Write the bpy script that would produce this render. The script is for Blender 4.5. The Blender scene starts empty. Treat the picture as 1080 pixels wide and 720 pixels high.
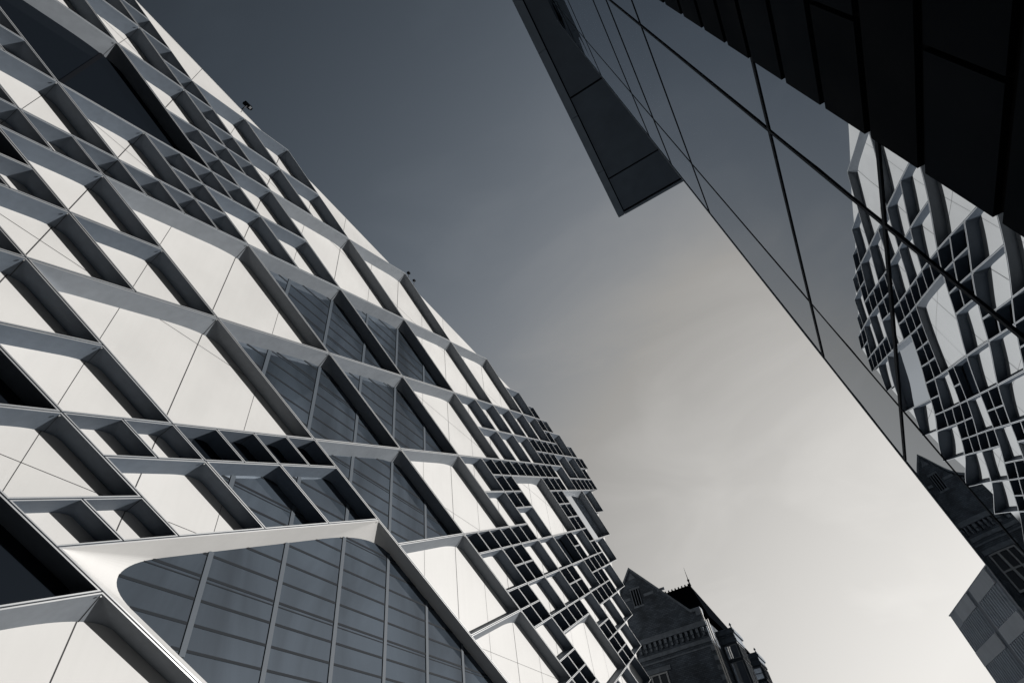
import bpy, bmesh, math, random
from mathutils import Vector, Matrix
random.seed(7)
scene = bpy.context.scene
COL = scene.collection

# ------------------------------------------------------------------ camera
cam_d = bpy.data.cameras.new("camera")
cam = bpy.data.objects.new("camera", cam_d)
COL.objects.link(cam)
RX = Vector((0.852828, 0.505912, -0.129372))     # picture right, in the world
RD = Vector((-0.448804, 0.583472, -0.676857))    # picture down
RF = Vector((-0.266945, 0.635306, 0.724656))     # view direction
M3 = Matrix((RX, -RD, -RF)).transposed()
cam.matrix_world = M3.to_4x4()
cam_d.sensor_width = 36.0
cam_d.lens = 562.945 / 1080 * 36
cam_d.clip_start = 0.05
cam_d.clip_end = 6000
scene.camera = cam

# ------------------------------------------------------------------ world and sun
SUN = Vector((0.43, 0.344, 0.086)).normalized()
world = bpy.data.worlds.new("World")
scene.world = world
world.use_nodes = True
wn, wl = world.node_tree.nodes, world.node_tree.links
wn.clear()
def wnode(t, **k):
    n = wn.new(t)
    for a, b in k.items(): setattr(n, a, b)
    return n
sky = wnode('ShaderNodeTexSky', sky_type='NISHITA', sun_disc=False)
sky.sun_elevation = math.asin(SUN.z)
sky.sun_rotation = math.atan2(SUN.x, SUN.y)
sky.air_density = 1.0; sky.dust_density = 1.5; sky.ozone_density = 1.0
bw = wnode('ShaderNodeRGBToBW')
wl.new(sky.outputs[0], bw.inputs[0])
pw = wnode('ShaderNodeMath', operation='POWER'); pw.inputs[1].default_value = 0.5
wl.new(bw.outputs[0], pw.inputs[0])
# graduated dark filter of a black and white sky: brighter down the street, deep overhead
tc = wnode('ShaderNodeTexCoord')
dt = wnode('ShaderNodeVectorMath', operation='DOT_PRODUCT'); dt.inputs[1].default_value = (0.233, 2.272, 0.574)
wl.new(tc.outputs['Generated'], dt.inputs[0])
ex = wnode('ShaderNodeMath', operation='EXPONENT')
wl.new(dt.outputs['Value'], ex.inputs[0])
mu = wnode('ShaderNodeMath', operation='MULTIPLY')
wl.new(pw.outputs[0], mu.inputs[0]); wl.new(ex.outputs[0], mu.inputs[1])
mul = wnode('ShaderNodeMath', operation='MULTIPLY'); mul.inputs[1].default_value = math.exp(-3.277) / 0.08
wl.new(mu.outputs[0], mul.inputs[0])
# faint high cloud
mp = wnode('ShaderNodeMapping'); mp.inputs['Scale'].default_value = (2.2, 3.4, 5.0)
wl.new(tc.outputs['Generated'], mp.inputs[0])
nz = wnode('ShaderNodeTexNoise'); nz.inputs['Scale'].default_value = 1.6; nz.inputs['Detail'].default_value = 7; nz.inputs['Distortion'].default_value = 0.6
wl.new(mp.outputs[0], nz.inputs[0])
cr = wnode('ShaderNodeMapRange'); cr.inputs[1].default_value = 0.50; cr.inputs[2].default_value = 0.78; cr.inputs[3].default_value = 0.99; cr.inputs[4].default_value = 1.11
wl.new(nz.outputs[0], cr.inputs[0])
m2 = wnode('ShaderNodeMath', operation='MULTIPLY')
wl.new(mul.outputs[0], m2.inputs[0]); wl.new(cr.outputs[0], m2.inputs[1])
mn = wnode('ShaderNodeMath', operation='MINIMUM'); mn.inputs[1].default_value = 10.5
wl.new(m2.outputs[0], mn.inputs[0])
# black and white with a cool to warm tone
tr = wnode('ShaderNodeMapRange'); tr.inputs[1].default_value = 0.7; tr.inputs[2].default_value = 4.2
wl.new(mn.outputs[0], tr.inputs[0])
mx = wnode('ShaderNodeMix', data_type='RGBA')
mx.inputs[6].default_value = (0.80, 1.0, 1.26, 1); mx.inputs[7].default_value = (1.025, 1.0, 0.96, 1)
wl.new(tr.outputs[0], mx.inputs[0])
vm = wnode('ShaderNodeVectorMath', operation='SCALE')
wl.new(mx.outputs[2], vm.inputs[0]); wl.new(mn.outputs[0], vm.inputs['Scale'])
bg = wnode('ShaderNodeBackground'); bg.inputs[1].default_value = 0.069
wl.new(vm.outputs[0], bg.inputs[0])
wo = wnode('ShaderNodeOutputWorld')
wl.new(bg.outputs[0], wo.inputs[0])

sd = bpy.data.lights.new("sun", 'SUN')
sd.energy = 5.0; sd.angle = math.radians(0.5); sd.color = (1.0, 0.97, 0.93)
so = bpy.data.objects.new("sun", sd); COL.objects.link(so)
so.rotation_euler = SUN.to_track_quat('Z', 'Y').to_euler()
so.location = SUN * 200

scene.view_settings.view_transform = 'Standard'
scene.view_settings.look = 'None'
scene.view_settings.exposure = 0.22
scene.view_settings.gamma = 1.0
scene.render.engine = 'CYCLES'
scene.cycles.sample_clamp_indirect = 2.0
scene.cycles.max_bounces = 12
scene.cycles.diffuse_bounces = 4
scene.cycles.glossy_bounces = 6
scene.cycles.use_denoising = True

# ------------------------------------------------------------------ materials
def mat(name, color, rough=0.6, metal=0.0, spec=0.5, noise=0.0, nscale=3.0, bump=0.0, bscale=20.0, stretch=(1,1,1), rnoise=0.0):
    m = bpy.data.materials.new(name); m.use_nodes = True
    n, l = m.node_tree.nodes, m.node_tree.links
    b = n['Principled BSDF']
    b.inputs['Base Color'].default_value = (*color, 1)
    b.inputs['Roughness'].default_value = rough
    b.inputs['Metallic'].default_value = metal
    b.inputs['Specular IOR Level'].default_value = spec
    if noise or bump or rnoise:
        t = n.new('ShaderNodeTexCoord'); mpn = n.new('ShaderNodeMapping')
        mpn.inputs['Scale'].default_value = stretch
        l.new(t.outputs['Object'], mpn.inputs[0])
    if noise or rnoise:
        z = n.new('ShaderNodeTexNoise'); z.inputs['Scale'].default_value = nscale; z.inputs['Detail'].default_value = 6
        l.new(mpn.outputs[0], z.inputs[0])
    if noise:
        r = n.new('ShaderNodeMapRange')
        r.inputs[1].default_value = 0.3; r.inputs[2].default_value = 0.7
        r.inputs[3].default_value = 1 - noise; r.inputs[4].default_value = 1 + noise
        l.new(z.outputs[0], r.inputs[0])
        v = n.new('ShaderNodeVectorMath'); v.operation = 'SCALE'
        v.inputs[0].default_value = color
        l.new(r.outputs[0], v.inputs['Scale']); l.new(v.outputs[0], b.inputs['Base Color'])
    if rnoise:
        r = n.new('ShaderNodeMapRange')
        r.inputs[1].default_value = 0.3; r.inputs[2].default_value = 0.7
        r.inputs[3].default_value = max(0.02, rough - rnoise); r.inputs[4].default_value = rough + rnoise
        l.new(z.outputs[0], r.inputs[0]); l.new(r.outputs[0], b.inputs['Roughness'])
    if bump:
        z2 = n.new('ShaderNodeTexNoise'); z2.inputs['Scale'].default_value = bscale; z2.inputs['Detail'].default_value = 4
        l.new(mpn.outputs[0], z2.inputs[0])
        bp = n.new('ShaderNodeBump'); bp.inputs['Strength'].default_value = bump; bp.inputs['Distance'].default_value = 0.02
        l.new(z2.outputs[0], bp.inputs['Height']); l.new(bp.outputs[0], b.inputs['Normal'])
    return m

def glass_mat(name, refl, tint, base, rough=0.0, wave=0.0, wscale=0.6):
    m = bpy.data.materials.new(name); m.use_nodes = True
    n, l = m.node_tree.nodes, m.node_tree.links
    n.clear()
    g = n.new('ShaderNodeBsdfGlossy'); g.inputs['Color'].default_value = (*tint, 1); g.inputs['Roughness'].default_value = rough
    d = n.new('ShaderNodeBsdfDiffuse'); d.inputs['Color'].default_value = (*base, 1)
    mxs = n.new('ShaderNodeMixShader'); mxs.inputs[0].default_value = refl
    if refl == 0.25:
        lw = n.new('ShaderNodeFresnel'); lw.inputs[0].default_value = 1.75
        mm = n.new('ShaderNodeMath'); mm.operation = 'ADD'; mm.use_clamp = True; mm.inputs[1].default_value = refl
        l.new(lw.outputs[0], mm.inputs[0]); l.new(mm.outputs[0], mxs.inputs[0])
    if name=='diamond_glass':  # mottling paints uneven sky reflection and interior darkness into the base colour
        t0=n.new('ShaderNodeTexCoord'); m0=n.new('ShaderNodeMapping'); m0.inputs['Scale'].default_value=(1,0.9,0.35); m0.inputs['Rotation'].default_value=(0.35,0,0)
        z0=n.new('ShaderNodeTexNoise'); z0.inputs['Scale'].default_value=0.55; z0.inputs['Detail'].default_value=6; z0.inputs['Distortion'].default_value=0.8
        r0=n.new('ShaderNodeMapRange'); r0.inputs[1].default_value=0.3; r0.inputs[2].default_value=0.72; r0.inputs[3].default_value=0.45; r0.inputs[4].default_value=1.75
        v0=n.new('ShaderNodeVectorMath'); v0.operation='SCALE'; v0.inputs[0].default_value=base
        l.new(t0.outputs['Object'],m0.inputs[0]); l.new(m0.outputs[0],z0.inputs[0]); l.new(z0.outputs[0],r0.inputs[0]); l.new(r0.outputs[0],v0.inputs['Scale']); l.new(v0.outputs[0],d.inputs['Color'])
    o = n.new('ShaderNodeOutputMaterial')
    l.new(d.outputs[0], mxs.inputs[1]); l.new(g.outputs[0], mxs.inputs[2]); l.new(mxs.outputs[0], o.inputs[0])
    if wave:
        t = n.new('ShaderNodeTexCoord')
        z = n.new('ShaderNodeTexNoise'); z.inputs['Scale'].default_value = wscale; z.inputs['Detail'].default_value = 1
        l.new(t.outputs['Object'], z.inputs[0])
        bp = n.new('ShaderNodeBump'); bp.inputs['Strength'].default_value = 1.0; bp.inputs['Distance'].default_value = wave
        l.new(z.outputs[0], bp.inputs['Height']); l.new(bp.outputs[0], g.inputs['Normal'])
    return m

def brick_mat(name, c1, c2, mortar):
    m = bpy.data.materials.new(name); m.use_nodes = True
    n, l = m.node_tree.nodes, m.node_tree.links
    b = n['Principled BSDF']; b.inputs['Roughness'].default_value = 0.9
    t = n.new('ShaderNodeTexCoord'); mp_ = n.new('ShaderNodeMapping')
    mp_.inputs['Rotation'].default_value = (math.radians(90), 0, 0)
    l.new(t.outputs['Object'], mp_.inputs[0])
    br = n.new('ShaderNodeTexBrick'); br.inputs['Scale'].default_value = 1.0
    br.inputs['Color1'].default_value = (*c1, 1); br.inputs['Color2'].default_value = (*c2, 1); br.inputs['Mortar'].default_value = (*mortar, 1)
    br.inputs['Brick Width'].default_value = 0.30; br.inputs['Row Height'].default_value = 0.11; br.inputs['Mortar Size'].default_value = 0.014
    l.new(mp_.outputs[0], br.inputs[0])
    z = n.new('ShaderNodeTexNoise'); z.inputs['Scale'].default_value = 0.9; z.inputs['Detail'].default_value = 8
    l.new(t.outputs['Object'], z.inputs[0])
    r = n.new('ShaderNodeMapRange'); r.inputs[1].default_value = 0.3; r.inputs[2].default_value = 0.7; r.inputs[3].default_value = 0.6; r.inputs[4].default_value = 1.4
    l.new(z.outputs[0], r.inputs[0])
    v = n.new('ShaderNodeVectorMath'); v.operation = 'SCALE'
    l.new(br.outputs[0], v.inputs[0]); l.new(r.outputs[0], v.inputs['Scale']); l.new(v.outputs[0], b.inputs['Base Color'])
    return m

M = dict(
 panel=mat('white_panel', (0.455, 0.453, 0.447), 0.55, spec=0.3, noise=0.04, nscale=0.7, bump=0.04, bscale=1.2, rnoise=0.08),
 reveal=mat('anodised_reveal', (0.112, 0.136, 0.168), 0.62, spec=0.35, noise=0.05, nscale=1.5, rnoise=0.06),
 big=mat('lit_reveal', (0.168, 0.186, 0.208), 0.62, spec=0.35, noise=0.05, nscale=1.5, rnoise=0.06),  # lighter copy of the reveal; the brighter light on full cassettes is painted in
 frame=mat('anodised_cap', (0.68, 0.69, 0.70), 0.20, metal=0.72, noise=0.05, nscale=2),
 joint=mat('joint_gasket', (0.02, 0.02, 0.022), 0.8),
 back=mat('backing', (0.004, 0.004, 0.005), 0.95, spec=0.05),
 pane=glass_mat('diamond_glass', 0.075, (0.74, 0.84, 0.98), (0.026, 0.033, 0.042), 0.06),
 skypane=glass_mat('sky_glass', 0.25, (0.8, 0.83, 0.87), (0.02, 0.022, 0.026), 0.02, wave=0.004),
 darkpane=glass_mat('dark_glass', 0.02, (0.6, 0.68, 0.8), (0.006, 0.008, 0.011), 0.03),
 mull=mat('grey_mullion', (0.046, 0.058, 0.073), 0.6, spec=0.2),
 transom=mat('dark_transom', (0.010, 0.013, 0.017), 0.7, spec=0.1),
 mirror=glass_mat('mirror_glass', 0.88, (0.56, 0.595, 0.635), (0.012, 0.016, 0.021), 0.0, wave=0.017, wscale=0.45),
 seal=mat('grey_seal', (0.014, 0.019, 0.026), 0.7, spec=0.1),
 gasket=mat('black_gasket', (0.004, 0.005, 0.007), 0.8, spec=0.06),
 black=mat('black_cladding', (0.0045, 0.0068, 0.0100), 0.8, spec=0.04, noise=0.15, nscale=2, rnoise=0.1),
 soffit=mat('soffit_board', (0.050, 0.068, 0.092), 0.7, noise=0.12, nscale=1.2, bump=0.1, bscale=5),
 fascia=mat('grey_fascia', (0.105, 0.135, 0.170), 0.5, noise=0.08, nscale=2),
 body=mat('dark_render', (0.09, 0.095, 0.10), 0.8, noise=0.1),
 brick=brick_mat('sooty_brick', (0.050, 0.064, 0.084), (0.090, 0.112, 0.142), (0.036, 0.046, 0.060)),
 stone=mat('sooty_stone', (0.135, 0.160, 0.192), 0.85, noise=0.25, nscale=3, bump=0.3, bscale=9),
 slate=mat('roof_slate', (0.0035, 0.0045, 0.006), 1.0, spec=0.0, noise=0.3, nscale=6, bump=0.3, bscale=8, stretch=(1,1,6)),
 pipe=mat('painted_pipe', (0.55, 0.54, 0.52), 0.5),
 bayframe=mat('bay_frame', (0.055, 0.068, 0.085), 0.6),
 sash=mat('painted_sash', (0.30, 0.32, 0.34), 0.6),
 bayglass=glass_mat('bay_glass', 0.25, (0.8, 0.83, 0.87), (0.20, 0.225, 0.26), 0.02, wave=0.004),
 farpanel=mat('grey_fibre_panel', (0.82, 0.86, 0.90), 0.6, noise=0.06, nscale=0.6),
 farrib=mat('ribbed_screen', (0.62, 0.67, 0.73), 0.6, noise=0.1, nscale=0.8),
 farband=mat('slot_band', (0.32, 0.36, 0.41), 0.6),
 asphalt=mat('asphalt', (0.05, 0.05, 0.052), 0.9, noise=0.2, nscale=4, bump=0.3, bscale=60),
 paving=mat('paving', (0.145, 0.155, 0.17), 0.85, noise=0.15, nscale=2, bump=0.2, bscale=20),
 kerb=mat('kerb_stone', (0.32, 0.31, 0.30), 0.8, noise=0.1),
 groundm=mat('ground', (0.11, 0.12, 0.13), 0.95, noise=0.2, nscale=0.05),
 line=mat('road_paint', (0.7, 0.69, 0.66), 0.7),
 metal=mat('galvanised', (0.35, 0.36, 0.38), 0.35, metal=0.8),
)

def vary(m, amt, streak=0.0):
    """panel to panel tone shift and faint rain streaks"""
    n,l=m.node_tree.nodes,m.node_tree.links
    b=n['Principled BSDF']; src=b.inputs['Base Color'].links[0].from_socket
    oi=n.new('ShaderNodeObjectInfo'); r=n.new('ShaderNodeMapRange'); r.inputs[3].default_value=1-amt; r.inputs[4].default_value=1+amt
    l.new(oi.outputs['Random'],r.inputs[0])
    v=n.new('ShaderNodeVectorMath'); v.operation='SCALE'; l.new(src,v.inputs[0]); l.new(r.outputs[0],v.inputs['Scale'])
    out=v.outputs[0]
    if streak:
        t=n.new('ShaderNodeTexCoord'); mp_=n.new('ShaderNodeMapping'); mp_.inputs['Scale'].default_value=(5,5,0.35)
        l.new(t.outputs['Object'],mp_.inputs[0]); z=n.new('ShaderNodeTexNoise'); z.inputs['Scale'].default_value=1.5; z.inputs['Detail'].default_value=5
        l.new(mp_.outputs[0],z.inputs[0]); q=n.new('ShaderNodeMapRange'); q.inputs[1].default_value=0.35; q.inputs[2].default_value=0.75; q.inputs[3].default_value=1+streak*0.3; q.inputs[4].default_value=1-streak
        l.new(z.outputs[0],q.inputs[0]); w=n.new('ShaderNodeVectorMath'); w.operation='SCALE'; l.new(out,w.inputs[0]); l.new(q.outputs[0],w.inputs['Scale']); out=w.outputs[0]
    l.new(out,b.inputs['Base Color'])
vary(M['panel'],0.035,0.018); vary(M['reveal'],0.06,0.10); vary(M['big'],0.05,0.08); vary(M['soffit'],0.12); vary(M['black'],0.3); vary(M['farpanel'],0.06,0.08)
# ------------------------------------------------------------------ mesh helpers
class MB:
    def __init__(s): s.v=[]; s.f=[]; s.m=[]; s.sm=[]
    def face(s, pts, m=0, smooth=False):
        k=len(s.v); s.v += [tuple(p) for p in pts]; s.f.append(tuple(range(k, k+len(pts)))); s.m.append(m); s.sm.append(smooth)
    def box(s, a, b, m=0):
        x0,y0,z0=a; x1,y1,z1=b
        k=len(s.v); s.v += [(x0,y0,z0),(x1,y0,z0),(x1,y1,z0),(x0,y1,z0),(x0,y0,z1),(x1,y0,z1),(x1,y1,z1),(x0,y1,z1)]
        for q in ((0,3,2,1),(4,5,6,7),(0,1,5,4),(1,2,6,5),(2,3,7,6),(3,0,4,7)):
            s.f.append(tuple(k+i for i in q)); s.m.append(m); s.sm.append(False)
    def obox(s, o, u, v, w, m=0):
        """box from corner o with edge vectors u, v, w"""
        o,u,v,w=map(Vector,(o,u,v,w)); k=len(s.v)
        s.v += [tuple(p) for p in (o,o+u,o+u+v,o+v,o+w,o+u+w,o+u+v+w,o+v+w)]
        for q in ((0,3,2,1),(4,5,6,7),(0,1,5,4),(1,2,6,5),(2,3,7,6),(3,0,4,7)):
            s.f.append(tuple(k+i for i in q)); s.m.append(m); s.sm.append(False)
    def prism(s, pts, d, m=0):
        d=Vector(d); pts=[Vector(p) for p in pts]; q=[p+d for p in pts]; n=len(pts)
        s.face(pts[::-1],m); s.face(q,m)
        for i in range(n): s.face([pts[i],pts[(i+1)%n],q[(i+1)%n],q[i]],m)
    def cyl(s, a, b, r0, r1=None, n=10, m=0):
        a,b=Vector(a),Vector(b); r1=r0 if r1 is None else r1
        d=(b-a).normalized(); t=d.orthogonal().normalized(); u=d.cross(t)
        A=[a+(t*math.cos(2*math.pi*i/n)+u*math.sin(2*math.pi*i/n))*r0 for i in range(n)]
        B=[b+(t*math.cos(2*math.pi*i/n)+u*math.sin(2*math.pi*i/n))*r1 for i in range(n)]
        for i in range(n): s.face([A[i],A[(i+1)%n],B[(i+1)%n],B[i]],m,True)
        s.face(A[::-1],m); s.face(B,m)
    def build(s, name, mats, parent=None, weld=False, recalc=True):
        if not isinstance(mats,(list,tuple)): mats=[mats]
        me=bpy.data.meshes.new(name)
        off=Vector((0,0,0))
        if parent is not None:
            p=parent
            while p is not None: off += p.location; p=p.parent
        me.from_pydata([tuple(Vector(v)-off) for v in s.v],[],s.f)
        for mm in mats: me.materials.append(mm)
        for p_,mi,sm in zip(me.polygons,s.m,s.sm): p_.material_index=mi; p_.use_smooth=sm
        bmm=bmesh.new(); bmm.from_mesh(me)
        if weld: bmesh.ops.remove_doubles(bmm,verts=bmm.verts,dist=1e-5)
        bmm.to_mesh(me); bmm.free(); me.update()
        o=bpy.data.objects.new(name,me); COL.objects.link(o)
        if parent is not None: o.parent=parent
        return o
def empty(name, loc, label, cat, group=None):
    o=bpy.data.objects.new(name,None); COL.objects.link(o); o.location=loc; o.empty_display_size=0.5
    o['label']=label; o['category']=cat
    if group: o['group']=group
    return o
def tag(o, label=None, cat=None, group=None, kind=None):
    for k,v in (('label',label),('category',cat),('group',group),('kind',kind)):
        if v: o[k]=v
    return o
GZ=-1.6

# ------------------------------------------------------------------ ground and street
b=MB(); b.box((-900,-900,GZ-0.5),(900,2500,GZ-0.02)); tag(b.build('ground',M['groundm']),kind='structure',label='wide flat city ground',cat='ground')
b=MB(); b.box((-6.0,-120,GZ-0.02),(-1.2,300,GZ-0.012)); tag(b.build('road',M['asphalt']),kind='structure',label='narrow asphalt street between the two buildings',cat='road')
b=MB(); b.box((-10.6,-120,GZ-0.02),(-6.15,300,GZ+0.11)); tag(b.build('pavement',M['paving']),kind='structure',label='pavement along the diamond lattice facade',cat='pavement')
b=MB(); b.box((-1.05,-120,GZ-0.02),(6,300,GZ+0.11)); tag(b.build('pavement',M['paving']),kind='structure',label='pavement along the mirror glass building',cat='pavement')
b=MB(); b.box((-6.15,-120,GZ-0.02),(-6.0,300,GZ+0.12)); tag(b.build('kerb',M['kerb']),kind='structure',label='kerb on the lattice facade side',cat='kerb')
b=MB(); b.box((-1.2,-120,GZ-0.02),(-1.05,300,GZ+0.12)); tag(b.build('kerb',M['kerb']),kind='structure',label='kerb on the glass building side',cat='kerb')
b=MB()
for k in range(-10,60): b.box((-3.66,k*4,GZ-0.012),(-3.54,k*4+2,GZ-0.008))
tag(b.build('road_marking',M['line']),kind='structure',label='dashed white centre line of the street',cat='road marking')

# ------------------------------------------------------------------ the diamond lattice building
Y0,Z0,AY,AZ=0.8587,16.7787,3.7455,1.7557
FX=-10.0; DEP=0.43
ZR=22.4; YE=34.45; YW=-9.0; ZB=0.9
def P(i,j): return (Y0+(i+j)*AY, Z0+(j-i)*AZ)
def clip(poly):
    def half(pl,f):
        out=[]
        for k in range(len(pl)):
            a,c=pl[k],pl[(k+1)%len(pl)]; fa,fc=f(a),f(c)
            if fa>=0: out.append(a)
            if (fa>=0)!=(fc>=0):
                t=fa/(fa-fc); out.append((a[0]+(c[0]-a[0])*t,a[1]+(c[1]-a[1])*t))
        return out
    for f in (lambda p:ZR-p[1], lambda p:YE-p[0], lambda p:p[0]-YW, lambda p:p[1]-ZB):
        poly=half(poly,f)
        if len(poly)<3: return []
    return poly
def inset(poly,d):
    """inset convex polygon"""
    n=len(poly); A=sum(poly[k][0]*poly[(k+1)%n][1]-poly[(k+1)%n][0]*poly[k][1] for k in range(n))
    s=1 if A>0 else -1; out=[]
    for k in range(n):
        p0,p1,p2=(Vector(poly[k-1]),Vector(poly[k]),Vector(poly[(k+1)%n]))
        e1=(p1-p0).normalized(); e2=(p2-p1).normalized()
        n1=Vector((-e1.y,e1.x))*s; n2=Vector((-e2.y,e2.x))*s
        a=p1+n1*d; c=p1+n2*d
        den=e1.x*e2.y-e1.y*e2.x
        t=((c-a).x*e2.y-(c-a).y*e2.x)/den if abs(den)>1e-6 else 0
        q=a+e1*t; out.append((q.x,q.y))
    return out
def rounded(poly,tl,n=7):
    """bezier rounded corners, tl = tangent length fraction per corner; returns list of lists"""
    out=[]; m=len(poly)
    for k in range(m):
        p=Vector(poly[k]); a=Vector(poly[k-1]); c=Vector(poly[(k+1)%m])
        t=tl[k]; ta,tc_=t if isinstance(t,tuple) else (t,t)
        pa=p+(a-p)*ta; pc=p+(c-p)*tc_
        pts=[]
        for q in range(n+1):
            u=q/n; pts.append(tuple(pa*(1-u)**2+p*2*u*(1-u)+pc*u*u))
        out.append(pts)
    return out
dia=empty('diamond_facade_building',(-11,14,GZ),'white building with aluminium diamond lattice facade filling the left side','building')
def seam_lines(b, poly, x, segs, w=0.006):
    for (a,c) in segs:
        a,c=Vector(a),Vector(c)
        # clip segment to convex polygon
        n=len(poly); A=sum(poly[k][0]*poly[(k+1)%n][1]-poly[(k+1)%n][0]*poly[k][1] for k in range(n)); s=1 if A>0 else -1
        t0,t1=0.0,1.0; d=c-a; ok=True
        for k in range(n):
            p=Vector(poly[k]); e=Vector(poly[(k+1)%n])-p; nn=Vector((-e.y,e.x))*s
            num=(a-p).dot(nn); den=d.dot(nn)
            if abs(den)<1e-9:
                if num<0: ok=False
                continue
            t=-num/den
            if den>0: t0=max(t0,t)
            else: t1=min(t1,t)
        if not ok or (t1-t0)*d.length<0.03: continue
        q0=a+d*t0; q1=a+d*t1; dd=(q1-q0).normalized(); nn=Vector((-dd.y,dd.x))*w
        b.face([(x,q0.x-nn.x,q0.y-nn.y),(x,q1.x-nn.x,q1.y-nn.y),(x,q1.x+nn.x,q1.y+nn.y),(x,q0.x+nn.x,q0.y+nn.y)],1)
HJ=[Z0+AZ*t for t in (-3.42,-6.0,-8.5,-0.85,1.7)]
def cell(I0,I1,J0,J1,kind):
    i0,i1,j0,j1=I0/4,I1/4,J0/4,J1/4
    L,T,Rr,B=P(i0,j0),P(i0,j1),P(i1,j1),P(i1,j0)
    quad=[L,T,Rr,B]; size=min(I1-I0,J1-J0)
    full = T[1]<=Z0+3.02*AZ and Rr[0]<=Y0+9.02*AY and B[1]>ZB and L[0]>YW
    xb=FX-DEP
    if not full:
        pl=clip(quad)
        if not pl: return
        b=MB(); b.face([(xb,y,z) for y,z in pl])
        cx=(L[0]+Rr[0])/2
        seam_lines(b,pl,xb+0.004,[((T[0],-50),(T[0],50))]+[((-50,h),(60,h)) for h in HJ])
        b.build('panel',[M['panel'],M['joint']],dia); return
    gap=0.006 if size>1 else 0.005; cap=0.038 if size>1 else 0.032
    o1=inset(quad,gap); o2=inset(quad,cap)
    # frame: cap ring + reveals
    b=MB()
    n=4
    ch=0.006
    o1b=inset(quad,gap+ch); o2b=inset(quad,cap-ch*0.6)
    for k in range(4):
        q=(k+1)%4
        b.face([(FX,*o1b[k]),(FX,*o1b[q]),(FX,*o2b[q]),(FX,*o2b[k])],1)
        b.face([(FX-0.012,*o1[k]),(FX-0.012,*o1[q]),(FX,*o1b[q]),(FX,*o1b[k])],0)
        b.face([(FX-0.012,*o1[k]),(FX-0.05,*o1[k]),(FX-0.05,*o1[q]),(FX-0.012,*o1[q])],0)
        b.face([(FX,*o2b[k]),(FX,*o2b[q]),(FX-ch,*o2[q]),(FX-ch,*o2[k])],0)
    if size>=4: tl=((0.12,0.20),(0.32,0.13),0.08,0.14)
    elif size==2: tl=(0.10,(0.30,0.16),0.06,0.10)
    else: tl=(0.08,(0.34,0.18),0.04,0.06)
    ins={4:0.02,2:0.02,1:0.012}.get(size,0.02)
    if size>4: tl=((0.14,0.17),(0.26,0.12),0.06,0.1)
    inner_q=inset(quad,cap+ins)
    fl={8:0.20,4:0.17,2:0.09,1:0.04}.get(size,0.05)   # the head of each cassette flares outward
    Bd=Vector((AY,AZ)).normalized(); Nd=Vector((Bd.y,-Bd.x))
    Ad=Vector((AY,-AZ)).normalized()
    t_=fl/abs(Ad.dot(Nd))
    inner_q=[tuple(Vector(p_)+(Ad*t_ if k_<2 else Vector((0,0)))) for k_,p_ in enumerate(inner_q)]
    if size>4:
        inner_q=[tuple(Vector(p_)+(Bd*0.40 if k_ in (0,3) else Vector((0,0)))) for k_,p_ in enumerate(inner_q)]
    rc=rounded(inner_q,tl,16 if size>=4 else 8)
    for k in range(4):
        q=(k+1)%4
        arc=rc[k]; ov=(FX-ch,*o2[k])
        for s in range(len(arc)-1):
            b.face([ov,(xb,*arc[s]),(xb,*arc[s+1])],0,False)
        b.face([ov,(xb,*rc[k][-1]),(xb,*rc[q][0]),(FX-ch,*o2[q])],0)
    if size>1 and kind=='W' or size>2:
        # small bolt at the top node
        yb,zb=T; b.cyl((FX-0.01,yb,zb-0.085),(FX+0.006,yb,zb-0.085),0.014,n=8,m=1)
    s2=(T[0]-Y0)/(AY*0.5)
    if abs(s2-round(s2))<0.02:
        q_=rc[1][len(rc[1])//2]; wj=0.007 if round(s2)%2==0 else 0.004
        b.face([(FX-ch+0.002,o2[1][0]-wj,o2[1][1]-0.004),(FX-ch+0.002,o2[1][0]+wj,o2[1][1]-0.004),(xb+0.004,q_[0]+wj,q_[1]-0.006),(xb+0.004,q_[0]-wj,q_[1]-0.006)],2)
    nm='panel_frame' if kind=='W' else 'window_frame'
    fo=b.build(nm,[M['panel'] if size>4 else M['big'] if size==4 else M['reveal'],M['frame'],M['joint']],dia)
    poly=[p for arc in rc for p in arc]
    yb=(L[0]+Rr[0])/2; zb=(T[1]+B[1])/2
    b=MB()
    if kind=='W':
        b.face([(xb+0.001,y,z) for y,z in poly])
        segs=[]; wide=[]
        for k in range(-6,20):
            y_=Y0+k*0.5*AY; (wide if k%2==0 else segs).append(((y_,-60),(y_,60)))
        for h in HJ: segs.append(((-60,h),(60,h)))
        seam_lines(b,poly,xb+0.005,segs,0.0055); seam_lines(b,poly,xb+0.006,wide,0.010)
        b.build('panel',[M['panel'],M['joint']],fo)
    elif kind=='H':
        b.face([(xb+0.001,y,z) for y,z in poly]); b.build('pane',M['skypane'],fo)
    elif kind in 'DK':
        b.face([(xb+0.001,y,z) for y,z in poly]); b.build('pane',M['darkpane'],fo)
        if kind=='K':
            b=MB(); x_=T[0]; seam=[((x_,-60),(x_,60))]
            bb=MB(); seam_lines(bb,poly,xb+0.02,seam,0.05); bb.m=[0]*len(bb.m)
            bb.build('mullion',M['gasket'],fo)
    else:
        b.face([(xb+0.001,y,z) for y,z in poly]); b.build('pane',M['pane'],fo)
        mb=MB(); h=AY/2
        k=math.ceil((L[0]-Y0)/h)
        ys=[]
        while Y0+k*h<Rr[0]: ys.append(Y0+k*h+0.07); k+=1
        def solid(bm,a,c,w,x0,x1,fx=True):
            t=MB(); seam_lines(t,poly,x0,[(a,c)],w)
            for f in t.f:
                pts=[Vector(t.v[i]) for i in f]
                bm.prism(pts,(x1-x0,0,0))
        for y_ in ys:
            mb=MB(); solid(mb,(y_,-60),(y_,60),0.060,xb+0.004,xb+0.022)
            if mb.v: mb.build('mullion',M['mull'],fo)
        tb=MB(); k=math.floor((B[1])/0.455)
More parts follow.
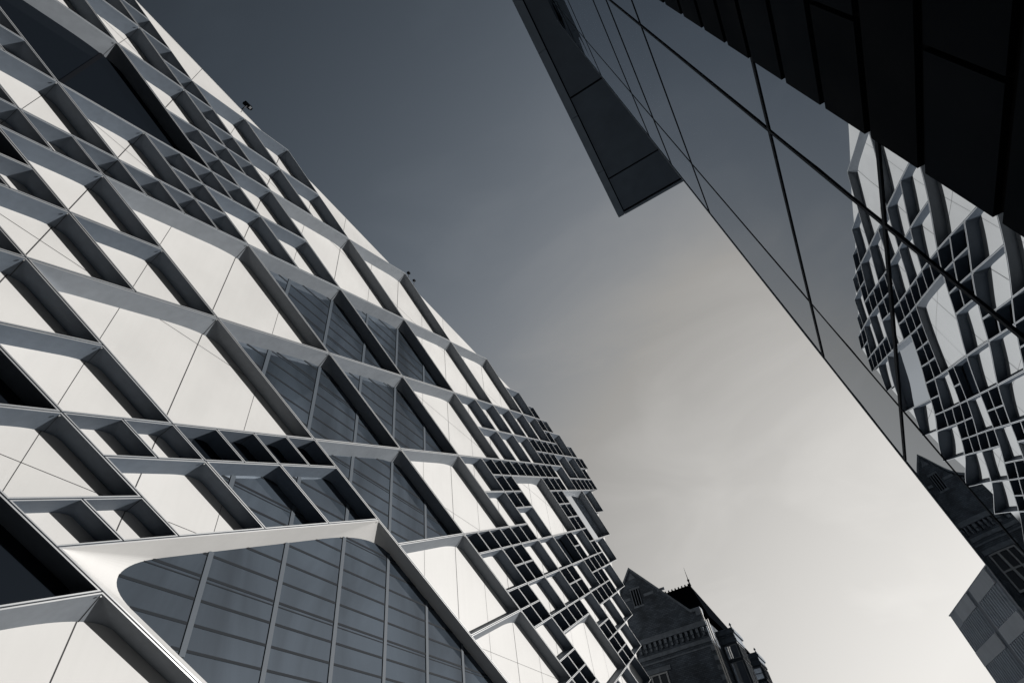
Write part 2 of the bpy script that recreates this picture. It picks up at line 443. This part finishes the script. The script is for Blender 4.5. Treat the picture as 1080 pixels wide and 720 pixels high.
        while k*0.455<T[1]:
            z_=k*0.455; solid(tb,(-60,z_),(60,z_),0.026,xb+0.003,xb+0.009)
            if k%5==2: solid(tb,(-60,z_-0.085),(60,z_-0.085),0.012,xb+0.003,xb+0.009)
            k+=1
        if tb.v: tb.build('transom',M['transom'],fo)

CELLS=[]
def C(I0,I1,J0,J1,k='W'): CELLS.append((I0,I1,J0,J1,k))
def D(I,J0,J1,k='D'):
    for J in range(J0,J1): C(I,I+1,J,J+1,k)
# top left
C(-3,1,-3,1,'K'); C(-5,-3,-1,1); C(-5,-3,1,3); C(-3,-1,1,3); C(-7,-5,1,3)
for I in (-6,-5,-4,-3,-2,-1): C(I,I+1,3,4)
C(-1,0,1,2); C(-1,0,2,3); C(0,1,1,2); C(1,2,-1,0); C(1,2,0,1); C(1,2,1,2); C(2,3,-1,0)
for J in (-6,-5,-4,-3,-2,-1): C(3,4,J,J+1)
C(1,3,-3,-1); C(1,3,-5,-3); C(2,4,0,2); C(0,2,2,4)
C(-4,-2,4,6); C(-4,-2,6,8); C(-2,0,4,6); C(-2,0,6,8)
C(-8,-4,4,8); C(-4,0,8,12); C(0,4,12,16)
C(0,4,4,8); C(0,4,8,12)
# left
C(1,5,-10,-6,'K'); C(5,6,-7,-6); C(5,6,-8,-7); C(4,6,-6,-4); C(6,8,-6,-4); C(6,8,-8,-6); C(4,8,-4,0)
C(4,8,0,4,'G'); C(4,8,4,8,'G'); C(4,8,8,12); C(4,8,12,16); C(6,8,16,18); D(7,18,19)
C(8,12,-14,-10,'K'); C(8,10,-10,-8); C(10,12,-10,-8); C(8,12,-8,-4); C(8,12,-4,0,'G'); C(8,12,0,4,'G'); C(8,12,4,8)
C(12,14,-12,-10); C(12,13,-10,-9); C(12,13,-9,-8); D(12,-8,-4)
C(13,15,-10,-8); C(13,15,-8,-6,'G'); C(13,15,-6,-4,'G')
C(14,15,-12,-11); C(14,15,-11,-10)
C(12,16,-16,-12,'K'); C(15,23,-12,-4,'G'); C(16,20,-16,-12)
C(12,16,-4,0,'G'); C(12,16,0,4)
C(16,20,-4,0); C(20,24,-4,0)
# right
for J in (8,10,12,14,16): C(8,10,J,J+2)
D(8,18,19); D(9,18,19); C(9,11,19,21)
for J in (8,10,12): C(10,12,J,J+2)
D(10,14,19); D(11,14,17); C(11,13,17,19); C(12,14,15,17); C(11,13,19,21); D(11,21,23); D(12,21,22)
D(13,17,22)
C(12,14,4,6); D(12,6,15); D(13,6,8); C(13,17,8,12); D(13,12,15)
C(14,16,4,6); D(14,6,8); C(15,17,6,8)
for I in (14,15,16): D(I,12,14)
C(14,18,14,18,'H'); C(14,16,18,20)
D(16,0,6)
C(17,19,0,2); D(17,2,4); D(18,2,4); C(17,19,4,6); C(17,19,6,8); C(17,19,8,10,'k'); D(17,10,11); D(18,10,11); C(17,19,11,13); D(17,13,14); D(18,13,14); C(18,20,14,16)
C(19,21,2,4); C(19,21,4,6); D(19,6,8); D(20,6,8); C(19,21,8,10); D(19,10,14); D(20,10,12); C(20,22,12,14)
D(19,0,2); D(20,0,2); C(21,23,0,2); D(21,2,6); C(21,23,6,8); D(21,8,12)
C(22,26,2,6); C(22,24,8,10); C(22,24,10,12); D(23,6,8); D(24,6,8); D(25,6,8); C(24,26,8,10)
D(23,0,2); D(24,0,2); C(26,28,4,6)
occ={}
for c in CELLS:
    for I in range(c[0],c[1]):
        for J in range(c[2],c[3]): occ[(I,J)]=1
# the rest of the facade, outside or below the picture
def free(I,J,s): return all((I+a,J+c) not in occ for a in range(s) for c in range(s))
def inb(I,J,s):
    y,z=P((I+s/2)/4,(J+s/2)/4); return YW-2<y<YE+2 and ZB-1<z<ZR+1.5
for s in (4,2,1):
    for I in range(-24,48,1 if s<4 else 4):
        for J in range(-40,40,1 if s<4 else 4):
            if inb(I,J,s) and free(I,J,s):
                q=[P(I/4,J/4),P(I/4,(J+s)/4),P((I+s)/4,(J+s)/4),P((I+s)/4,J/4)]
                if not clip(q): continue
                if s==1 and (q[1][1]>ZR or q[2][0]>YE) and False: continue
                C(I,I+s,J,J+s,'W' if s>1 else 'W')
                for a in range(s):
                    for c in range(s): occ[(I+a,J+c)]=1
nd=0
for c in CELLS:
    k=c[4]
    if k=='k': k='D'
    cell(c[0],c[1],c[2],c[3],k)
# body of the building behind the cassettes
b=MB(); b.box((-40,YW,GZ),(FX-DEP-0.03,YE,ZR-0.02)); b.build('wall',M['back'],dia)
b=MB(); b.box((FX-DEP-0.03,YW,GZ),(FX-0.25,YE,ZB-0.05)); b.build('plinth',M['body'],dia)
b=MB(); b.box((-40.1,YW-0.05,ZR-0.02),(FX-DEP-0.01,YE+0.03,ZR+0.03)); b.build('roof_coping',M['frame'],dia)
b=MB(); b.box((-40,YE,GZ),(FX-DEP-0.06,YE+0.02,ZR-0.03)); b.build('end_wall',M['panel'],dia)

# small things on the lattice building's roof edge
t=empty('security_camera',(-10.35,2.63,ZR),'small dark security camera box on a bracket at the lattice building roof edge','camera')
b=MB(); b.cyl((-10.45,2.63,ZR-0.2),(-10.45,2.63,22.72),0.025); b.cyl((-10.45,2.63,22.70),(-10.28,2.65,22.74),0.022); b.build('bracket',M['metal'],t)
b=MB(); b.obox((-10.36,2.50,22.70),(0.14,0.02,0),(0,0.30,0.04),(0,-0.02,0.13)); b.cyl((-10.29,2.79,22.80),(-10.29,2.85,22.81),0.055,0.062); b.build('housing',M['gasket'],t)
b=MB(); b.cyl((-10.29,2.845,22.805),(-10.29,2.86,22.807),0.04); b.obox((-10.28,2.72,22.68),(0.10,0,0),(0,0.08,0),(0,0,0.06)); b.build('lens',M['metal'],t)
t=empty('roof_floodlight',(-10.35,13.0,ZR),'tiny floodlight pair on the roof edge of the lattice building','floodlight')
b=MB(); b.cyl((-10.4,12.85,ZR-0.1),(-10.4,12.85,23.14),0.015); b.cyl((-10.4,13.3,ZR-0.1),(-10.4,13.3,23.02),0.015); b.build('pole',M['metal'],t)
b=MB(); b.obox((-10.45,12.76,23.12),(0.12,0,0),(0,0.15,0.04),(0,-0.02,0.10)); b.obox((-10.45,13.24,23.0),(0.11,0,0),(0,0.13,0.03),(0,-0.02,0.08)); b.build('lamp_head',M['gasket'],t)

# ------------------------------------------------------------------ the mirror glass building
TH,PH,KYY,KYZ,KZZ=0.03427,0.04673,-0.00037,-0.00269,-0.01913
BG=1.7; SC=BG/1.2
YC,ZC=3.3*SC,1.3*SC
ZLO,ZHI=0.0,4.25
def XS(y,z):
    zz=min(max(z,ZLO),ZHI); yy=min(max(y,2.1),8.5)
    x=BG-TH*y-PH*zz
    x-=0.5*KYY*(yy-YC)**2+KYZ*(yy-YC)*(zz-ZC)+0.5*KZZ*(zz-ZC)**2
    if z<ZLO: x-= (PH+KZZ*(ZLO-ZC))*(z-ZLO)
    return x
def S(y,z,off=0.0):
    """point of the gently bowed glass skin for nominal coordinates (metres at the 1.2 m line)"""
    k=1.0
    for _ in range(12): k=XS(k*y,k*z)/1.2
    return Vector((1.2*k-off,y*k,z*k))
gb=empty('mirror_glass_building',(6,0,GZ),'dark building with mirror glass wall and jutting roof soffit on the right side','building')
PY=[1.72,2.42,4.33,5.23]
PZ=[-1.12,-0.4,0.95,2.2,3.47,6.42,8.0,9.15,12.6,15.3,17.95]
def patch(y0,y1,z0,z1,off,n=10):
    b=MB(); k=0
    for a in range(n):
        for c in range(n):
            q=[(y0+(y1-y0)*(a+e)/n, z0+(z1-z0)*(c+g)/n) for e,g in ((0,0),(0,1),(1,1),(1,0))]
            b.face([S(*t,off) for t in q],0,True)
    return b
for i in range(3):
    for k in range(len(PZ)-1):
        b=patch(PY[i],PY[i+1],PZ[k],PZ[k+1],0.0,14)
        b.build('window_pane',M['mirror'],gb,weld=True)
def bar(a,c,w,off,dep,n=24,vertical=True):
    w*=1.4
    """strip following the skin from nominal a to c"""
    b=MB(); prev=None
    for q in range(n+1):
        t=q/n; y=a[0]+(c[0]-a[0])*t; z=a[1]+(c[1]-a[1])*t
        m=S(y,z); d=Vector((0,1,0)) if vertical else Vector((0,0,1))
        ring=[m-d*w+Vector((-off,0,0)),m+d*w+Vector((-off,0,0)),m+d*w+Vector((dep,0,0)),m-d*w+Vector((dep,0,0))]
        if prev:
            for e in range(4): b.face([prev[e],prev[(e+1)%4],ring[(e+1)%4],ring[e]])
        else: b.face(ring)
        prev=ring
    b.face(prev[::-1]); return b
bar((PY[1],PZ[0]),(PY[1],17.9),0.010,0.010,0.02).build('mullion',M['seal'],gb)
bar((PY[2],PZ[0]),(PY[2],17.9),0.006,0.006,0.02).build('mullion',M['seal'],gb)
for k,z in enumerate(PZ[1:-1]):
    w={2.2:0.013,3.47:0.017}.get(z,0.009 if z<7 else 0.012)
    if z<2: w=0.014
    bar((PY[0],z),(PY[3]-0.02,z),w*0.8,0.008,0.02,16,False).build('transom',M['seal'],gb)
bar((PY[3],PZ[0]),(PY[3],17.9),0.007,0.010,0.30).build('corner_post',M['fascia'],gb)
# body
b=MB(); b.box((2.6,-20,GZ),(18,6.0,25.0)); b.build('wall',M['black'],gb)
b=MB()
for k in range(24):
    z0=PZ[0]+(17.9-PZ[0])*k/24; z1=PZ[0]+(17.9-PZ[0])*(k+1)/24
    p0,p1=S(PY[3],z0),S(PY[3],z1)
    b.face([p0+Vector((0.25,-0.02,0)),p1+Vector((0.25,-0.02,0)),(18,p1.y-0.02,p1.z),(18,p0.y-0.02,p0.z)])
b.build('end_wall',M['fascia'],gb)
# black cladding: vertical metal cassettes with open horizontal joints
DZ=[-1.12,-0.95,-0.7,-0.36,-0.02,0.32,0.66,1.02,1.46,1.86,2.22,2.60,3.00,3.42,3.78,4.18,4.60,5.02,5.5,6.1,6.8,7.6,8.6,9.8,11.2,13,15,17.9]
DYS=[-8.0,-6.2,-4.4,-2.6,-1.2,-0.2,0.62,1.295,1.85]
def lvl(k,c): return DZ[k]
for k in range(len(DZ)-1):
    z0,z1=DZ[k],DZ[k+1]
    sh=0.36 if k%2 else 0.0
    ys=[1.85,1.295-sh*0.9,0.62-sh,-0.2-sh,-1.6-sh,-3.4-sh,-5.6-sh,-8.0]
    for c in range(len(ys)-1):
        ya,yb_=ys[c+1]+0.012,ys[c]-(0.012 if c else 0)
        g=0.018+0.006*min(z0,6)/2
        b=MB(); off=0.035
        P4=[S(ya,z0+g,off),S(yb_,z0+g,off),S(yb_,z1-g,off),S(ya,z1-g,off)]
        b.prism(P4,(0.05,0,0)); b.build('cladding_panel',M['black'],gb)
b=MB()
n=40
for k in range(n):
    z0=-1.12+19.02*k/n; z1=-1.12+19.02*(k+1)/n
    b.face([S(-8,z0,-0.02),S(-8,z1,-0.02),S(1.835,z1,0.004),S(1.835,z0,0.004)])
b.build('backing_sheet',M['back'],gb)
# roof soffit
def CX(y): return 0.383*SC-0.0176*y
ZS=17.9*SC; ye=12.57*SC; XI=3.1*SC
b=MB()
b.prism([(CX(-20)+0.02,-20,ZS+0.02),(CX(ye)+0.02,ye-0.02,ZS+0.02),(XI,ye-0.02,ZS+0.02),(XI,6.2,ZS+0.02),(18,6.2,ZS+0.02),(18,-20,ZS+0.02)],(0,0,0.5)); b.build('roof_slab',M['gasket'],gb)
sy=[SC*t for t in (-14,-9.4,-6.0,-2.6,0.73,4.1,7.47,10.84,12.41)]
for k in range(len(sy)-1):
    a,c=sy[k]+0.045,sy[k+1]-0.045
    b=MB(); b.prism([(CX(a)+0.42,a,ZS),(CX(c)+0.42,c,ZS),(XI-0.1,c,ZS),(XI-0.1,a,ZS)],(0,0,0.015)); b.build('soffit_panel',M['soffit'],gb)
fy=[SC*t for t in (-14,-8,-2.6,0.9,3.3,5.72,8.1,10.4,12.57)]
for k in range(len(fy)-1):
    a,c=fy[k]+0.01,fy[k+1]-0.01
    b=MB(); b.prism([(CX(a),a,ZS-0.04),(CX(c),c,ZS-0.04),(CX(c)+0.36,c,ZS-0.04),(CX(a)+0.36,a,ZS-0.04)],(0,0,0.40)); b.build('fascia',M['fascia'],gb)
b=MB(); b.box((CX(ye)+0.38,ye-0.15,ZS-0.04),(XI,ye,ZS+0.36)); b.build('fascia',M['fascia'],gb)

# ------------------------------------------------------------------ the sooty gothic house
g=empty('gothic_brick_house',(-12,52,GZ),'dark sooty brick house with steep gable, slate roof and bay windows beyond the lattice facade','house')
b=MB(); fr=[(-16.7,GZ),(-7.8,GZ),(-7.8,13.75),(-8.5,13.85),(-12.26,18.35),(-16.02,13.85),(-16.7,13.75)]
b.prism([(x,45,z) for x,z in fr],(0,0.5,0)); b.box((-24,45.5,GZ),(-7.8,62,13.35)); b.box((-24,45.9,GZ),(-16.7,46.2,13.3))
b.build('brick_wall',M['brick'],g)
b=MB()
for sx in (1,-1):
    a=Vector((-12.26,44.85,18.55)); c=Vector((-12.26+sx*3.75,44.85,14.0)); 
    d=c-a; b.obox(a,d,(0,0.8,0),Vector((0,0,-0.22)))
    b.box((min(c.x,c.x+sx*0.75),44.85,13.78),(max(c.x,c.x+sx*0.75),45.65,14.0))
    b.box((min(c.x+sx*0.35,c.x+sx*0.75),44.8,13.45),(max(c.x+sx*0.35,c.x+sx*0.75),45.5,13.77))
b.build('gable_coping',M['stone'],g)
b=MB(); b.prism([(-12.6,44.93,17.55),(-11.92,44.93,17.55),(-12.26,44.93,18.05)],(0,0.1,0)); 
b.build('stone_dressing',M['stone'],g)
for x0,x1,z0,z1 in ((-13.9,-12.85,16.05,16.25),(-11.7,-10.85,16.0,16.2),(-10.5,-9.9,16.0,16.2),(-12.75,-11.85,16.75,16.9),(-12.75,-11.85,15.35,15.5)): b=MB(); b.box((x0,44.95,z0),(x1,45.0,z1)); b.build('stone_dressing',M['stone'],g)
wv=MB(); 
wv.box((-12.66,44.94,15.5),(-11.94,44.97,16.75)); lo=wv.build('louvred_opening',M['gasket'],g)
b=MB()
for x in (-12.66,-12.44,-12.22,-12.0): b.box((x-0.03,44.88,15.5),(x+0.03,44.96,16.75))
b.build('mullion',M['stone'],lo)
b=MB()
x=-16.6
while x<-7.9:
    b.box((x,44.72,12.32),(x+0.2,45.0,12.62)); b.box((x+0.03,44.82,12.08),(x+0.17,45.0,12.32)); x+=0.42
b.box((-16.7,44.68,12.64),(-7.7,45.0,12.86)); b.box((-16.7,44.9,12.86),(-7.75,45.0,13.05)); b.build('corbel_table',M['stone'],g)
for a_,c_ in (((-16.7,44.93,11.62),(-7.75,45.0,11.88)),((-16.7,44.95,11.30),(-7.78,45.0,11.40)),((-16.7,44.9,5.6),(-7.75,45.0,5.85))):
    b=MB(); b.box(a_,c_); b.build('string_course',M['stone'],g)
b=MB(); b.box((-13.9,44.9,10.65),(-11.3,45.0,10.95)); b.build('window_lintel',M['stone'],g)
for xa,xb_,z0,z1 in ((-13.5,-11.7,8.2,10.6),(-13.5,-11.7,2.2,5.0),(-10.4,-8.9,2.2,5.0)):
    b=MB(); b.box((xa,44.96,z0),(xb_,44.98,z1)); wo_=b.build('window',M['darkpane'],g)
    b=MB()
    for q in range(4):
        x=xa+(xb_-xa)*q/3; b.box((x-0.06,44.88,z0),(x+0.06,44.975,z1))
    b.box((xa,44.885,z1-0.1),(xb_,44.97,z1)); b.box((xa-0.1,44.8,z0-0.14),(xb_+0.1,44.97,z0)); b.box((xa,44.89,(z0+z1)/2-0.05),(xb_,44.97,(z0+z1)/2+0.05))
    b.build('sash',M['sash'],wo_)
# roofs
b=MB()
b.face([(-24,45.4,13.35),(-7.4,45.4,13.35),(-8.57,49,17.05),(-23,49,17.05)]); b.face([(-7.4,45.4,13.35),(-7.35,62,13.35),(-8.57,49,17.05)])
b.face([(-7.35,62,13.35),(-24,62,13.35),(-23,49,17.05),(-8.57,49,17.05)]); b.face([(-24,62,13.35),(-24,45.4,13.35),(-23,49,17.05)])
b.face([(-24,45.4,13.35),(-24,62,13.35),(-7.35,62,13.35),(-7.4,45.4,13.35)])
b.prism([(-15.95,45.3,13.6),(-8.57,45.3,13.6),(-12.26,45.3,18.2)],(0,4.6,0))
b.build('slate_roof',M['slate'],g)
b=MB(); x=-22.8
while x<-8.6: b.cyl((x,49,17.0),(x,49,17.24),0.11,0.05,6); x+=0.3
b.box((-23,48.93,16.98),(-8.57,49.07,17.08)); b.build('ridge_cresting',M['slate'],g)
b=MB(); b.cyl((-8.57,49,17.0),(-8.57,49,17.35),0.10,0.05,8); b.cyl((-8.57,49,17.3),(-8.57,49,17.5),0.03,0.11,8); b.cyl((-8.57,49,17.5),(-8.57,49,17.62),0.11,0.03,8); b.cyl((-8.57,49,17.6),(-8.57,49,18.6),0.035,0.008,6); b.build('finial',M['gasket'],g)
def bay(y0,y1):
    bb=MB(); X0,X1=-7.8,-6.62
    pts=[(X0,y0),(X1,y0+0.06),(X1,y1-0.25),(X0,y1)]
    bb.prism([(x,y,GZ) for x,y in pts],(0,0,14.1)); ba=bb.build('bay',M['bayframe'],g)
    b=MB()
    def ex(e): return [(X0,y0-e),(X1+e*0.7,y0+0.06-e),(X1+e*0.7,y1-0.25+e),(X0,y1+e)]
    b.prism([(x,y,12.05) for x,y in ex(0.10)],(0,0,0.22)); b.prism([(x,y,12.62) for x,y in ex(0.22)],(0,0,0.2)); b.prism([(x,y,12.27) for x,y in ex(0.05)],(0,0,0.35)); b.prism([(x,y,12.82) for x,y in ex(0.12)],(0,0,0.2))
    q=ex(0.1)
    for kx in range(8):
        x=X1-kx*0.13; b.box((x-0.04,y0+0.0,12.45),(x+0.04,y0+0.1-0.25,12.6))
    b.cyl((X1-0.02,y0+0.2,13.0),(X1-0.02,y0+0.2,13.25),0.05,0.05,6); b.cyl((X1-0.02,y0+0.2,13.25),(X1-0.02,y0+0.2,13.42),0.11,0.02,8)
    b.build('cornice',M['stone'],ba)
    for z0,z1 in ((10.95,11.9),(9.0,10.75),(5.6,8.2),(1.2,4.2)):
        for (a,c) in ((pts[0],pts[1]),(pts[1],pts[2])):
            a=Vector((*a,0)); c=Vector((*c,0)); d=(c-a); L_=d.length; d.normalize(); nn=Vector((d.y,-d.x,0))
            ns=1 if L_<2 else 3
            for s_ in range(ns):
                p0=a+d*(L_*s_/ns+0.14); p1=a+d*(L_*(s_+1)/ns-0.14)
                b=MB(); b.obox(p0+nn*0.01+Vector((0,0,z0)),p1-p0,nn*0.015,(0,0,z1-z0)); w_=b.build('bay_window',M['bayglass'],ba)
                w_.parent=g; w_.location=ba.location
                b=MB()
                for pp in (p0-d*0.03,p1-d*0.03): b.obox(pp+nn*0.01+Vector((0,0,z0)),d*0.06,nn*0.05,(0,0,z1-z0))
                b.obox(p0+nn*0.01+Vector((0,0,z0)),p1-p0,nn*0.04,(0,0,0.06)); b.obox(p0+nn*0.01+Vector((0,0,z1-0.06)),p1-p0,nn*0.04,(0,0,0.06))
                b.build('sash',M['sash'],w_)
bay(48.6,51.6); bay(57.6,60.6)
b=MB()
for dx,dy in ((0,0),(0.16,-0.1)): b.cyl((-7.66+dx,44.86+dy,GZ),(-7.66+dx,44.86+dy,12.5),0.045,n=8)
b.cyl((-7.72,44.75,12.9),(-7.72,44.75,13.8),0.05,n=8); b.cyl((-7.66,44.8,12.4),(-7.60,44.6,12.95),0.045,n=8); b.cyl((-7.5,44.76,12.4),(-7.45,44.6,12.95),0.045,n=8)
b.build('downpipe',M['pipe'],g)
z=-1.4
while z<13: b=MB(); b.box((-8.0,44.95,z),(-7.77,45.35,z+0.3)); b.build('quoin',M['stone'],g); z+=0.62

# ------------------------------------------------------------------ the grey panelled block far right
fb=empty('grey_panelled_block',(15,66,GZ),'modern grey panelled block with ribbed screens, low behind the mirror glass','building')
A=Vector((12.13,80.3,0)); U=Vector((2.85,-14.1,0)).normalized(); NN=Vector((-U.y*-1,U.x*-1,0)); NN=Vector((U.y,-U.x,0))
if NN.x>0: NN=-NN
LEN=20
b=MB(); b.obox(A+Vector((0,0,GZ)),U*LEN,-NN*12,(0,0,17.7)); b.build('wall',M['farband'],fb)
def fo(s0,s1,z0,z1,p0,p1,bm): bm.obox(A+U*s0+NN*p0+Vector((0,0,z0)),U*(s1-s0),NN*(p1-p0),(0,0,z1-z0))
rows=[16.15,14.75,12.4,11.0,8.7,7.3,5.0,3.6,1.3,-0.1,-1.6]
cols=[(0.0,7.4),(8.3,14.1),(15.0,20.0)]
for (s0,s1) in cols:
    for k in range(len(rows)-1):
        z1,z0=rows[k],rows[k+1]
        if k%2==0:
            a=s0+2.2 if s0==0 and k==0 else s0
            b=MB(); fo(a+0.04,s1-0.04,z0+0.04,z1-0.02,0.02,0.14,b); b.build('panel',M['farpanel'],fb)
            if a>s0: b=MB(); fo(s0,a-0.04,z0-0.4,z1-0.02,0.02,0.10,b); b.build('panel',M['farrib'],fb)
        else:
            b=MB(); x=s0+0.15
            fo(s0,s1,z0,z1,0.0,0.03,b)
            while x<s1-0.3:
                fo(x,x+0.22,z0,z1,0.03,0.16,b); x+=0.55
            rb=b.build('ribbed_screen',M['farrib'],fb)
b=MB(); fo(-0.15,LEN,16.1,16.2,-12,0.16,b); b.build('parapet',M['farpanel'],fb)
b=MB()
fo(4.1,4.3,12.6,14.2,0.17,0.2,b); b.build('vent_slot',M['farpanel'],fb)
